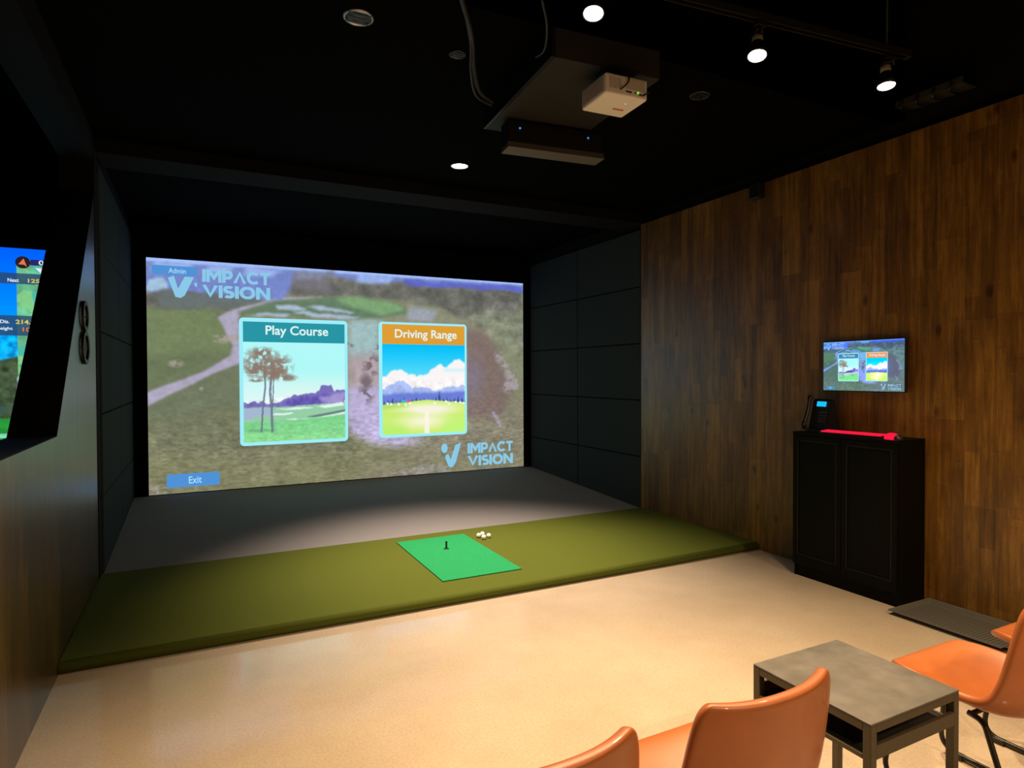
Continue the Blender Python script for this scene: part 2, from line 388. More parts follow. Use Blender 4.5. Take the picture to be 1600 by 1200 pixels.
    for k, (x, y, rx, ry) in enumerate(((.918, .40, .016, .035), (.935, .45, .014, .03), (.957, .50, .02, .04), (.948, .56, .018, .035), (.972, .55, .012, .03), (.70, .965, .04, .02), (.66, .985, .05, .02), (.735, .985, .02, .02), (.16, .335, .022, .018), (.19, .33, .012, .016), (.06, .445, .016, .016), (.115, .553, .006, .008), (.02, .98, .03, .02))):
        m = c.ell(x, y, rx, ry, .35)*np.clip((vnoise(h, w, 50, 80, 70+k, 3)-.34)*5, 0, 1); c.put(m, (160, 152, 160) if k < 8 else (158, 148, 140), .75)
    c.put(c.mask([(.89, .70), (.90, .69), (.925, .76), (.92, .78)], .003), (150, 146, 170), .7)
    # grass texture, darker tufts
    low = c.vgrad(.55, .8)
    c.tex(low, .40, 120, 90, 30, 3); c.tex(low, .30, 20, 30, 31, 4)
    c.tex(one, .14, 60, 90, 32, 3)
    for k in range(9):
        c.put(c.ell(.02+.11*k, .9+.02*((k*7) % 5), .06, .05, .9)*vnoise(h, w, 60, 90, 90+k, 2), (108, 116, 70), .5)
    return np.clip(c.a*1.06+3, 0, 255)

def paint_tree_photo(w, h):
    c = Canvas(w, h, (178, 248, 250))
    c.put(c.vgrad(0, .5), (176, 250, 246)); c.put(c.vgrad(.3, .6), (240, 246, 240))
    c.put(c.mask([(0, .45), (.3, .38), (.4, .6), (0, .62)], .1), (206, 250, 252), .6)
    c.put(c.mask([(0, .61), (.1, .59), (.2, .62), (.35, .60), (.5, .53), (.62, .52), (.72, .50), (.75, .44), (.86, .44), (.88, .50), (1, .48), (1, .66), (0, .68)], .008, .05, 1), (122, 112, 186))
    c.put(c.mask([(.35, .62), (.55, .55), (.85, .53), (.8, .62), (.5, .66)], .02, .04, 2), (98, 86, 176), .8)
    c.tex(c.mask([(.0, .60), (.5, .55), (1, .52), (1, .66), (0, .66)], .02), .4, 30, 30, 3, 3)
    c.put(c.mask([(.72, .55), (1, .52), (1, .64), (.75, .62)], .02, .08, 4), (196, 180, 232), .6)
    c.put(c.mask([(0, .66), (.4, .65), (1, .62), (1, 1), (0, 1)], .006, .02, 5), (150, 206, 166))
    c.put(c.mask([(0, .655), (.25, .66), (.3, .72), (0, .78)], .02, .03, 6), (170, 178, 220), .8)
    for q in ([(.30, .675), (.6, .66), (.68, .67), (.5, .69)], [(.28, .72), (.48, .715), (.44, .735), (.28, .74)], [(.7, .66), (.97, .62), (1, .65), (.8, .68)], [(.4, .775), (.65, .78), (1, .72), (1, .74), (.7, .80), (.45, .80)]):
        c.put(c.mask(q, .008, .02, 7), (226, 244, 244))
    c.put(c.mask([(.6, .76), (1, .695), (1, .715), (.7, .77)], .006), (96, 108, 120), .8)
    c.put(c.mask([(0, .80), (.4, .79), (1, .75), (1, 1), (0, 1)], .012, .02, 8), (128, 212, 142))
    c.put(c.vgrad(.85, 1.0), (150, 226, 150), .8); c.tex(c.vgrad(.75, .85), .25, 50, 24, 9, 3)
    c.put(c.mask([(.05, .87), (.3, .88), (.3, .895), (.05, .89)], .01), (96, 160, 116), .7)
    # the pair of thin trunks and the ragged crown
    for pts, wd in (([(.20, .30), (.205, .45), (.18, .66), (.165, .90)], .009), ([(.265, .30), (.25, .50), (.262, .66), (.268, .91)], .012), ([(.285, .34), (.28, .5), (.268, .7)], .006)):
        L_ = [(x-wd, y) for x, y in pts]+[(x+wd, y) for x, y in pts[::-1]]; c.put(c.mask(L_, .003), (112, 116, 140), .85)
    for k, (x, y, rx, ry) in enumerate(((.17, .20, .15, .12), (.10, .26, .09, .09), (.22, .28, .13, .08), (.34, .24, .11, .11), (.30, .33, .12, .05), (.42, .36, .08, .03), (.12, .385, .06, .015), (.18, .11, .10, .05))):
        m = c.ell(x, y, rx, ry, .45)*np.clip((vnoise(h, w, 26, 24, 20+k, 3)-.38)*7, 0, 1); c.put(m, (140, 118, 106), .9)
    return np.clip(c.a, 0, 255)

def paint_range_photo(w, h):
    c = Canvas(w, h, (0, 190, 250))
    c.put(c.vgrad(0, .32), (90, 220, 250), .9)
    c.put(c.mask([(0, .36), (.1, .30), (.2, .28), (.3, .33), (.42, .36), (.55, .32), (.6, .26), (.68, .22), (.75, .27), (.84, .18), (.92, .15), (1, .2), (1, .7), (0, .7)], .012, .06, 1), (250, 246, 246))
    c.put(c.mask([(.72, .30), (1, .30), (1, .28), (.75, .27)], .02), (190, 240, 250), .8)
    c.put(c.mask([(0, .50), (.12, .44), (.25, .40), (.38, .50), (.48, .48), (.6, .52), (.75, .49), (.9, .48), (1, .46), (1, .66), (0, .66)], .01, .06, 2), (168, 188, 240))
    c.tex(c.mask([(0, .4), (1, .4), (1, .65), (0, .65)], .05), .22, 20, 20, 3, 3)
    c.put(c.mask([(0, .55), (1, .53), (1, .66), (0, .68)], .02, .04, 4), (92, 112, 210), .8)
    for k in range(22):
        x = .02+.047*k; hh = .03+.05*((k*37) % 11)/11.
        if k == 14: hh = .13
        c.put(c.mask([(x-.02, .665), (x, .655-hh), (x+.02, .665)], .004, .03, 30+k), (58, 78, 120) if k % 3 else (70, 70, 120), .85)
    c.put(c.mask([(0, .67), (.25, .645), (.5, .62), (.75, .64), (1, .665), (1, 1), (0, 1)], .008, .01, 5), (206, 240, 120))
    c.put(c.ell(.52, .73, .34, .06, .5), (250, 244, 226), .95)
    c.put(c.mask([(0, .67), (.3, .65), (.3, .69), (0, .72)], .03), (168, 220, 100), .8)
    c.put(c.mask([(0, .72), (.3, .75), (.5, .80), (.45, .84), (0, .80)], .04), (200, 236, 110), .6)
    c.put(c.ell(.48, .86, .24, .07, .7), (252, 246, 220), .9)
    c.put(c.mask([(.50, .75), (.545, .75), (.55, 1), (.49, 1)], .01), (252, 246, 236), .9)
    c.put(c.mask([(0, .88), (.25, .9), (.3, 1), (0, 1)], .05), (186, 240, 110), .8); c.put(c.mask([(.75, .86), (1, .85), (1, 1), (.7, 1)], .05), (190, 246, 120), .8)
    for k, x in enumerate((.06, .10, .19, .27, .32, .62, .76, .80, .88, .94, .98)):
        c.put(c.ell(x, .655+.006*((k*5) % 4)-.02*(k == 6), .014, .014, .4), (246, 250, 255))
    for x, col in ((.27, (60, 190, 230)), (.24, (60, 190, 230)), (.30, (230, 90, 120))): c.put(c.ell(x, .63, .03, .015, .4), col, .8)
    return np.clip(c.a, 0, 255)

def paint_neighbour(w, h):
    """picture of the next bay: blue sky, trees, green, and the map strip along its right edge"""
    c = Canvas(w, h, (0, 96, 255))
    c.put(c.vgrad(0, .35), (0, 168, 255))
    c.put(c.vgrad(.30, .55), (60, 190, 250), .6)
    c.put(c.mask([(0, .5), (.3, .44), (.5, .40), (.66, .34), (.74, .33), (.79, .36), (.82, .44), (.88, .40), (1, .4), (1, .72), (0, .72)], .002, .04, 2), (66, 84, 58))
    c.tex(c.mask([(0, .3), (1, .3), (1, .72), (0, .72)]), .9, 50, 80, 3, 3)
    c.put(c.mask([(0, .60), (.78, .585), (.86, .62), (.8, .66), (0, .66)], .004, .02, 4), (62, 88, 84), .8)
    c.put(c.mask([(0, .65), (1, .66), (1, 1), (0, 1)], .003, .01, 5), (42, 150, 58))
    c.put(c.mask([(0, .725), (1, .715), (1, .732), (0, .745)], .001), (126, 214, 178))
    c.put(c.mask([(0, .78), (1, .80), (1, 1), (0, 1)], .003, .01, 6), (120, 190, 84)); c.put(c.vgrad(.8, 1.), (170, 196, 100), .7)
    c.tex(c.vgrad(.62, .66), .3, 40, 40, 7, 3)
    m = c.mask([(.862, .045), (1, .045), (1, .62), (.862, .62)], .001)
    c.put(m, (104, 184, 140)); c.tex(m, .7, 20, 30, 8, 4)
    c.put(m*(vnoise(h, w, 20, 40, 9, 3) > .55), (142, 214, 138), .7); c.put(m*(vnoise(h, w, 14, 30, 10, 3) > .58), (70, 184, 176), .8)
    c.put(c.mask([(.862, .5), (.90, .52), (.91, .62), (.862, .62)], .002, .01, 3), (190, 232, 240)); 
    for v0, v1 in ((.098, .140), (.262, .30), (.30, .34)): c.put(c.mask([(.80, v0), (1, v0), (1, v1), (.80, v1)], .001), (44, 70, 110), .82)
    return np.clip(c.a, 0, 255)

def strokes(ch):
    def arc(cx, cy, rx, ry, a0, a1, n=14): return [(cx+rx*math.cos(R(a0+(a1-a0)*k/n)), cy+ry*math.sin(R(a0+(a1-a0)*k/n))) for k in range(n+1)]
    # unit height, y up; returns (advance width, polylines)
    return {'I': (.20, [[(.10, 0), (.10, 1)]]), 'M': (1.06, [[(.10, 0), (.10, 1)], [(.96, 0), (.96, 1)], [(.12, .97), (.53, .36), (.94, .97)]]),
        'P': (.74, [[(.10, 0), (.10, 1)], [(.10, .90), (.38, .90)]+arc(.40, .65, .24, .25, 90, -90)+[(.10, .40)]]),
        'L': (.90, [[(.08, 0), (.45, .95), (.82, 0)]]), 'C': (.92, [arc(.50, .50, .40, .40, 42, 318, 20)]), 'T': (.76, [[(.0, .90), (.76, .90)], [(.38, 0), (.38, .90)]]),
        'V': (.92, [[(.08, 1), (.46, .06), (.84, 1)]]), 'S': (.66, [arc(.33, .70, .23, .20, 35, 250, 12)+arc(.33, .30, .25, .20, 90, -145, 12)]),
        'O': (1.0, [arc(.50, .50, .40, .40, 0, 360, 28)]), 'N': (.90, [[(.10, 0), (.10, 1)], [(.80, 0), (.80, 1)], [(.12, .96), (.78, .04)]])}[ch]
def word(name, sf, body, rect, m, parent, d, wd=.25, gap=.09):
    """heavy geometric capitals drawn as flat strokes, fitted into rect"""
    x = 0; quads = []
    for ch in body:
        adv, lines = strokes(ch)
        for P in lines:
            P = [Vector((x+a, b)) for a, b in P]; off = []
            for i, p in enumerate(P):
                t1 = (P[i]-P[i-1]).normalized() if i else (P[1]-P[0]).normalized(); t2 = (P[i+1]-P[i]).normalized() if i < len(P)-1 else t1
                n1 = Vector((-t1.y, t1.x)); n2 = Vector((-t2.y, t2.x)); nn = (n1+n2)
                nn = nn.normalized() if nn.length > 1e-4 else n1
                off.append(nn*min(wd*.5/max(.35, nn.dot(n1)), wd*1.1))
            for i in range(len(P)-1): quads.append([P[i]+off[i], P[i+1]+off[i+1], P[i+1]-off[i+1], P[i]-off[i]])
        x += adv+gap
    lo = Vector((min(v.x for q in quads for v in q), 0)); hi = Vector((max(v.x for q in quads for v in q), 1)); u0, v0, u1, v1 = rect
    polys = [[(u0+(v.x-lo.x)/(hi.x-lo.x)*(u1-u0), v1-min(1.0, max(0.0, v.y))*(v1-v0)) for v in q] for q in quads]
    return flat(name, sf, polys, m, parent, d)

class Surf:
    """a flat picture surface: top-left corner O, unit right U, size w x h, normal N towards the viewer"""
    def __init__(s, O, U, w, h):
        s.O = Vector(O); s.U = Vector(U); s.D = Vector((0, 0, -1)); s.w = w; s.h = h; s.N = s.D.cross(s.U)*-1
        s.N = s.U.cross(Vector((0, 0, 1)))
    def at(s, u, v, d=0.0): return s.O+s.U*(u*s.w)+s.D*(v*s.h)+s.N*d

def picture(name, sf, rect, img, m, parent, d, subst=1.0):
    """a fine grid mesh coloured per vertex with the painted picture"""
    h, w = img.shape[:2]; u0, v0, u1, v1 = rect
    us = np.linspace(u0, u1, w); vs = np.linspace(v0, v1, h)
    O = np.array(sf.O+sf.N*d)-np.array(parent_origin(parent)); U = np.array(sf.U)*sf.w; D = np.array(sf.D)*sf.h
    co = O+us[None, :, None]*U+vs[:, None, None]*D
    me = bpy.data.meshes.new(name); me.vertices.add(w*h); me.vertices.foreach_set('co', co.reshape(-1).astype(np.float32))
    i = np.arange((h-1)*(w-1)); r, c = np.divmod(i, w-1); a = r*w+c
    q = np.stack([a, a+w, a+w+1, a+1], 1).astype(np.int32)
    me.loops.add(q.size); me.loops.foreach_set('vertex_index', q.reshape(-1))
    me.polygons.add(len(q)); me.polygons.foreach_set('loop_start', np.arange(0, q.size, 4, dtype=np.int32))
    me.update(calc_edges=True); me.validate()
    at = me.color_attributes.new('picture', 'FLOAT_COLOR', 'POINT')
    rgba = np.ones((h*w, 4), np.float32); rgba[:, :3] = lin(img).reshape(-1, 3)
    at.data.foreach_set('color', rgba.reshape(-1))
    me.materials.append(m)
    o = bpy.data.objects.new(name, me); COL.objects.link(o); o.parent = parent
    return o
def parent_origin(p):
    v = Vector((0, 0, 0))
    while p is not None: v += p.location; p = p.parent
    return v
def rrect(u0, v0, u1, v1, ru, rv, n=5):
    out = []
    for cx, cy, a0 in ((u1-ru, v0+rv, -90), (u1-ru, v1-rv, 0), (u0+ru, v1-rv, 90), (u0+ru, v0+rv, 180)):
        for k in range(n+1):
            a = R(a0+90*k/n); out.append((cx+ru*math.cos(a), cy+rv*math.sin(a)))
    return out
def flat(name, sf, polys, m, parent, d):
    bm = BM(); og = parent_origin(parent)
    for poly in polys:
        f = bm.faces.new([bm.verts.new(sf.at(u, v, d)-og) for u, v in poly])
        f.normal_update()
        if f.normal.dot(sf.N) < 0: f.normal_flip()
    return new(name, bm, m, parent)
def text_verts(body, bold=0.0):
    cu = bpy.data.curves.new('lettering', 'FONT'); cu.body = body; cu.offset = bold; cu.resolution_u = 4
    cu.align_x = 'LEFT'
    ob = bpy.data.objects.new('lettering', cu); COL.objects.link(ob)
    dg = bpy.context.evaluated_depsgraph_get(); me = bpy.data.meshes.new_from_object(ob.evaluated_get(dg))
    bpy.data.objects.remove(ob); bpy.data.curves.remove(cu)
    return me
def text(name, sf, body, rect, m, parent, d, bold=0.02):
    """lettering fitted into the rectangle rect = (u0, v0, u1, v1)"""
    me = text_verts(body, bold); n = len(me.vertices); co = np.empty(n*3, np.float32); me.vertices.foreach_get('co', co); co = co.reshape(-1, 3)
    lo, hi = co.min(0), co.max(0); u0, v0, u1, v1 = rect; og = np.array(parent_origin(parent))
    uu = u0+(co[:, 0]-lo[0])/(hi[0]-lo[0])*(u1-u0); vv = v1-(co[:, 1]-lo[1])/(hi[1]-lo[1])*(v1-v0)
    P = np.array(sf.O+sf.N*d)-og+uu[:, None]*np.array(sf.U)*sf.w+vv[:, None]*np.array(sf.D)*sf.h
    me.vertices.foreach_set('co', P.astype(np.float32).reshape(-1)); me.materials.clear(); me.materials.append(m); me.update()
    o = bpy.data.objects.new(name, me); COL.objects.link(o); o.parent = parent
    return o

def build_menu(sf, root, res, mats, step):
    """the simulator's start menu: course view, two cards, two buttons, two logos"""
    course, p1, p2 = mats['pics']
    picture('course_view', sf, (0, 0, 1, 1), course, mats['pic'], root, step*0)
    for (nm, r, head, hm, ph, img, tx, tr) in (
        ('menu_card', (.199, .238, .4665, .812), (.208, .255, .459, .346), mats['teal'], (.208, .346, .459, .797), p1, 'Play Course', (.261, .270, .416, .325)),
        ('menu_card', (.5515, .235, .8125, .807), (.561, .246, .806, .344), mats['amber'], (.561, .344, .806, .793), p2, 'Driving Range', (.597, .270, .781, .325))):
        fr = flat(nm, sf, [rrect(*r, .010, .018)], mats['frame'], root, step)
        flat('card_header', sf, [[(head[0], head[1]), (head[2], head[1]), (head[2], head[3]), (head[0], head[3])]], hm, fr, step*2)
        picture('card_photo', sf, ph, img, mats['pic'], fr, step*2)
        text('lettering', sf, tx, tr, mats['white'], fr, step*3, .018)
    for (r, tx, tr) in (((.037, .918, .152, .975), 'Exit', (.084, .931, .112, .962)), ((.011, .029, .107, .068), 'Admin', (.046, .038, .083, .060))):
        b = flat('menu_button', sf, [rrect(*r, .006, .010)], mats['blue'], root, step)
        text('lettering', sf, tx, tr, mats['pale'], b, step*2, .015)
    for (x0, y0, x1, y1), (m0, n0, m1, n1) in (((.118, .034, .273, .156), (.036, .062, .107, .164)), ((.814, .856, .963, .977), (.731, .853, .793, .977))):
        bm = BM(); og = parent_origin(root)
        def P(a, b): return (m0+(m1-m0)*a, n0+(n1-n0)*b)
        first = x0 < .5
        if first:   # the dot of the upper mark shows on its right, its top lies under the button
            polys = [[P(.12, .18), P(.30, .08), P(.42, .62), P(.62, .10), P(.90, .10), P(.62, .88), P(.50, 1), P(.34, .96)],
                     [P(.90, .36), P(.985, .30), P(1.0, .46), P(.95, .52)]]
        else:
            dot = [P(.17+.16*math.cos(k*math.pi/8), .18+.20*math.sin(k*math.pi/8)) for k in range(16)]
            polys = [dot, [P(.22, .48), P(.36, .42), P(.48, .66), P(.72, .06), P(1.0, .0), P(.74, .78), P(.60, .96), P(.46, 1), P(.36, .92), P(.22, .62)]]
        lg = flat('logo', sf, polys, mats['logo'], root, step)
        for body, v0, v1 in (('IMPLCT', y0, y0+(y1-y0)*.45), ('VISION', y0+(y1-y0)*.55, y1)):
            word('lettering', sf, body, (x0, v0, x1, v1), mats['logo'], lg, step)

# ------------------------------------------------------------------ the room
bm = BM(); box(bm, -6.6, XR+0.15, YB-0.1, 8.3, -0.10, 0.0); struct('floor', bm, CONC)
bm = BM(); box(bm, -6.6, XR+0.15, YB-0.1, 8.3, ZC, ZC+0.1); struct('ceiling', bm, CEIL)
bm = BM(); box(bm, XL-0.2, XR+0.02, 2.60, 8.15, ZL, ZL+0.12); box(bm, XL-0.2, XR+0.02, 2.60, 2.68, ZL, ZC)
struct('trim_1', bm, CEIL)                                             # low black ceiling over the bay
bm = BM(); box(bm, XL, XR-0.005, YG-0.05, YG+0.33, ZH, ZL-0.001); struct('trim_2', bm, mat('charcoal_header_paint', (0.008, 0.008, 0.0085), 0.85, spec=.1))
# wood wall on the right: backing plus cladding
bm = BM(); box(bm, XR, XR+0.06, YB, YG, 0, ZH, mi=0); box(bm, XR+0.061, XR+0.15, YB, 8.3, 0, ZC, mi=1); struct('wall_right', bm, [WOOD, BLACK])
# padded side walls of the bay, 2 x 4 ft panels with shadow gaps
def padded(name, x0, x1, face):
    bm = BM(); box(bm, x0, x1, YG+0.002, 8.15, 0, ZL-.01, mi=1)
    for r in range(5):
        for c in range(2):
            y0 = YG+(0.004 if face < 0 else .075)+1.24*c; z0 = 0.61*r
            a, b = (x1-0.001, x1+0.022) if face > 0 else (x0-0.022, x0+0.001)
            box(bm, a, b, y0+.004, y0+1.236, z0+.004, min(z0+.606, ZL-.02), bev=0.010, seg=2)
    return struct(name, bm, [PAD, BLACK])
padded('wall_bay_right', XR+0.01, XR+0.06, -1)
padded('wall_bay_left', XL-0.06, XL-0.012, 1)
bm = BM(); box(bm, XL-.06, XR+.06, 8.02, 8.15, 0, ZL-.02); struct('wall_back', bm, CURTAIN)
bm = BM(); box(bm, -6.6, XR+.15, YB-.1, YB, 0, ZC); struct('wall_front', bm, mat('beige_rear_wall', (0.55, 0.47, 0.38), 0.8))
# partition on the left with its slanted opening to the next bay
Z0, Z1 = 1.195, 3.02
def ysl(z): return 3.86+0.885*(z-Z0)
YE = 5.26
bm = BM()
prism(bm, [(YB, 0), (YE, 0), (YE, Z0), (YB, Z0)], XL-0.2, XL, 'YZ')
prism(bm, [(ysl(Z0), Z0), (YE, Z0), (YE, min(ZL-.01, Z0+(YE-3.86)/.885)), ], XL-0.2, XL, 'YZ')
prism(bm, [(YB, Z1), (ysl(Z1)-.2, Z1), (YE, Z1), (YE, ZC), (YB, ZC)], XL-0.2, XL, 'YZ', mi=1)
# black reveal of the opening and its sill
n = (0.885, 1.0); ln = math.hypot(*n)
prism(bm, [(ysl(Z0)-.012, Z0+.001), (ysl(Z0)+.002, Z0+.001), (ysl(Z1)+.002, Z1), (ysl(Z1)-.012, Z1)], XL-0.201, XL+.001, 'YZ', mi=1)
box(bm, XL-0.2, XL-.004, 0.2, ysl(Z0), Z0, Z0+.004, mi=2)
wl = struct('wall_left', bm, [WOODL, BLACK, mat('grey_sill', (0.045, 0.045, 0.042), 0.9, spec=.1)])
bm = BM(); box(bm, XL-.2, XL+.004, YE+.002, YG, 0, ZL-.01); struct('trim_3', bm, BLACK)
# next bay
bm = BM(); box(bm, -6.6, XL-.065, 8.02, 8.15, 0, ZC); struct('wall_next_bay', bm, CURTAIN)
bm = BM(); box(bm, -6.7, -6.6, YB, 8.15, 0, ZC); struct('wall_far_left', bm, BLACK)

# ------------------------------------------------------------------ golf platform, carpet ramp, hitting mat
bm = BM(); prism(bm, [(YG, 0), (YG, TP)]+[(YP+.034-.034*math.sin(R(a)), TP/2+TP/2*math.cos(R(a))) for a in range(0, 181, 10)], XL+.003, XR-.003, 'YZ')
for f in bm.faces: f.smooth = abs(f.normal.x) < .5 and f.calc_center_median().y < YP+.04
tag(new('turf_platform', bm, TURF), 'low olive green turf platform across the bay in front of the grey ramp', 'platform')
bm = BM(); prism(bm, [(YG+.001, 0), (YS-.03, 0), (YS-.03, RAMP_Z), (YG+.001, TP-.004)], XL+.012, XR-.016, 'YZ')
tag(new('carpet_ramp', bm, CARPET), 'grey carpeted ramp rising from the turf to the big screen', 'ramp')
bm = BM(); box(bm, 1.502, 2.120, 4.077, 5.212, TP+.0005, TP+.008, bev=.002)
tag(new('hitting_mat', bm, HITMAT), 'bright green rectangular hitting mat laid in the olive turf', 'mat')
t = thing('golf_tee', 'small black rubber tee standing on the bright green mat', 'golf tee', (1.809, 4.822, TP+.008))
bm = BM(); lathe(bm, [(.011, 0), (.009, .01), (.0075, .02), (.0075, .05), (.010, .056), (.010, .062), (.006, .062), (.006, .05)], n=16); new('tube', bm, RUBBER, t)
bm = BM(); lathe(bm, [(.022, 0), (.022, .003), (.011, .006)], n=20); new('base', bm, RUBBER, t)
def ball():
    bm = BM(); bmesh.ops.create_icosphere(bm, subdivisions=4, radius=.0214)
    rng = random.Random(1); ga = math.pi*(3-math.sqrt(5)); dirs = []
    for k in range(220):
        z = 1-2*(k+.5)/220; r = math.sqrt(1-z*z); dirs.append(Vector((r*math.cos(k*ga), r*math.sin(k*ga), z)))
    for v in bm.verts:
        n = v.co.normalized(); d = max(n.dot(q) for q in dirs); a = math.acos(min(1, d))
        if a < .075: v.co -= n*.0006*(1-(a/.075)**2)
    return new('golf_ball', bm, BALLM, None, True)
gb = ball()
for k, (x, y) in enumerate(((2.196, 5.045), (2.245, 5.075), (2.212, 4.972), (2.272, 4.998))):
    o = gb if k == 0 else gb.copy()
    if k: COL.objects.link(o)
    o.location = (x, y, TP+.0214)
    tag(o, 'white golf ball in the tight cluster beside the bright green mat', 'golf ball', 'golf balls beside the mat')

# ------------------------------------------------------------------ projection screen with its picture
def E(rgb, name, k=1.0): return emis(name, tuple(lin(rgb)), k)
SW, SH = 4.637, 2.605
PIC = emis_attr('projected_picture')
big = dict(pic=PIC, teal=E((40, 150, 165), 'teal_header'), amber=E((222, 158, 52), 'amber_header'), frame=E((158, 238, 250), 'pale_card_edge'),
           white=E((224, 246, 244), 'white_lettering'), blue=E((80, 146, 214), 'blue_button'), pale=E((168, 218, 250), 'pale_lettering'), logo=E((138, 202, 232), 'pale_blue_logo'),
           pics=(paint_course(880, 495), paint_tree_photo(230, 232), paint_range_photo(220, 236)))
scr = thing('projection_screen', 'big lit golf simulator screen filling the end of the bay, two menu cards on it', 'screen', (1.823, YS, RAMP_Z))
sf = Surf((-0.495, YS, 2.795), (1, 0, 0), SW, SH)
build_menu(sf, scr, 1.0, big, 0.002)
og = parent_origin(scr)
bm = BM()
def bord(x0, x1, z0, z1): box(bm, x0-og.x, x1-og.x, YS+.004-og.y, YS+.012-og.y, z0-og.z, z1-og.z)
bord(-.495, 4.142, .19, 2.795)
new('screen_cloth', bm, mat('white_screen_cloth', (.6, .6, .6), .9), scr)
bm = BM()
for a in ((XL+.02, -.497, .19, ZL-.03), (4.144, XR-.03, .19, ZL-.03), (-.497, 4.144, 2.797, ZL-.03)): bord(*a)
new('black_border', bm, CURTAIN, scr)

# ------------------------------------------------------------------ next bay's screen
nb = thing('projection_screen', 'lit screen of the next bay seen through the slanted opening, blue sky over green', 'screen', (-3.31, YS, .19))
sn = Surf((-5.63, YS, 2.795), (1, 0, 0), SW, SH)
picture('course_view', sn, (0, 0, 1, 1), paint_neighbour(640, 360), PIC, nb, 0.0)
ogn = parent_origin(nb)
def uvn(x, z): return ((x+5.63)/SW, (2.795-z)/SH)
c = [uvn(-1.575+.062*math.cos(k*math.pi/12), 2.655+.062*math.sin(k*math.pi/12)) for k in range(24)]
dial = flat('compass_dial', sn, [c], E((40, 30, 40), 'dark_dial'), nb, .004)
flat('pointer', sn, [[uvn(-1.568, 2.695), uvn(-1.541, 2.612), uvn(-1.565, 2.632), uvn(-1.612, 2.634)]], E((226, 122, 70), 'orange_pointer'), dial, .006)
flat('hud_bar', sn, [[uvn(-1.515, 2.69), uvn(-1.0, 2.69), uvn(-1.0, 2.63), uvn(-1.515, 2.63)]], E((44, 40, 110), 'navy_bar'), nb, .003)
flat('wind_marker', sn, [[uvn(-1.475, 2.605), uvn(-1.395, 2.605), uvn(-1.43, 2.555)]], E((226, 236, 240), 'white_marker'), nb, .004)
WT, YT, OT = E((226, 236, 244), 'white_hud_text'), E((214, 206, 96), 'yellow_hud_text'), E((214, 130, 70), 'orange_hud_text')
def ht(body, x0, z0, x1, z1, m, b=.02): text('lettering', sn, body, (*uvn(x0, z1), *uvn(x1, z0)), m, nb, .006, b)
ht('0.0', -1.445, 2.637, -1.335, 2.685, WT)
ht('Next', -1.700, 2.452, -1.610, 2.490, WT); ht('125.1', -1.535, 2.452, -1.395, 2.492, YT)
ht('Dis.', -1.765, 2.035, -1.690, 2.070, WT); ht('214.9m', -1.640, 2.030, -1.430, 2.075, YT, .03)
ht('Height', -1.800, 1.960, -1.665, 2.000, WT); ht('10.0', -1.585, 1.955, -1.455, 1.998, OT)
bm = BM(); box(bm, -5.63-ogn.x, -.993-ogn.x, .004, .012, .19-ogn.z, 2.795-ogn.z); new('screen_cloth', bm, bpy.data.materials['white_screen_cloth'], nb)

# ------------------------------------------------------------------ number on the partition
me = text_verts('8', .0); co = np.array([v.co for v in me.vertices]); bpy.data.meshes.remove(me)
num = thing('bay_number', 'black raised digit 8 mounted on the wood partition beside the screen', 'sign', (XL, 4.72, 1.78))
def ring8(rout, rin, cz, sy, sz, n=28):
    return [(sy*math.cos(2*math.pi*k/n)*rout, cz+sz*math.sin(2*math.pi*k/n)*rout) for k in range(n)], [(sy*math.cos(2*math.pi*k/n)*rin, cz+sz*math.sin(2*math.pi*k/n)*rin) for k in range(n)]
bm = BM()
for cz, sy, sz in ((.098, .105, .095), (-.100, .125, .105)):
    n = 32; A = []
    for d in (.004, .020):
        A.append([[bm.verts.new((d, -sy*rr*math.cos(2*math.pi*k/n), cz+sz*(rr if rr == 1 else rr*.98)*math.sin(2*math.pi*k/n))) for k in range(n)] for rr in (1.0, .76)])
    for k in range(n):
        j = (k+1) % n
        f = bm.faces.new((A[1][0][k], A[1][0][j], A[1][1][j], A[1][1][k])); f.material_index = 1
        bm.faces.new((A[0][0][k], A[0][0][j], A[0][1][j], A[0][1][k]))
        bm.faces.new((A[0][0][k], A[0][0][j], A[1][0][j], A[1][0][k])); bm.faces.new((A[0][1][k], A[0][1][j], A[1][1][j], A[1][1][k]))
bmesh.ops.recalc_face_normals(bm, faces=bm.faces)
new('digit', bm, [DIGIT, DIGITF], num)
for yy, zz in ((0.085, .1), (-.085, -.1)): bm = BM(); lathe(bm, [(.004, 0), (.004, .012)], (0, yy, zz), 10, axis='X'); new('standoff', bm, DIGIT, num)

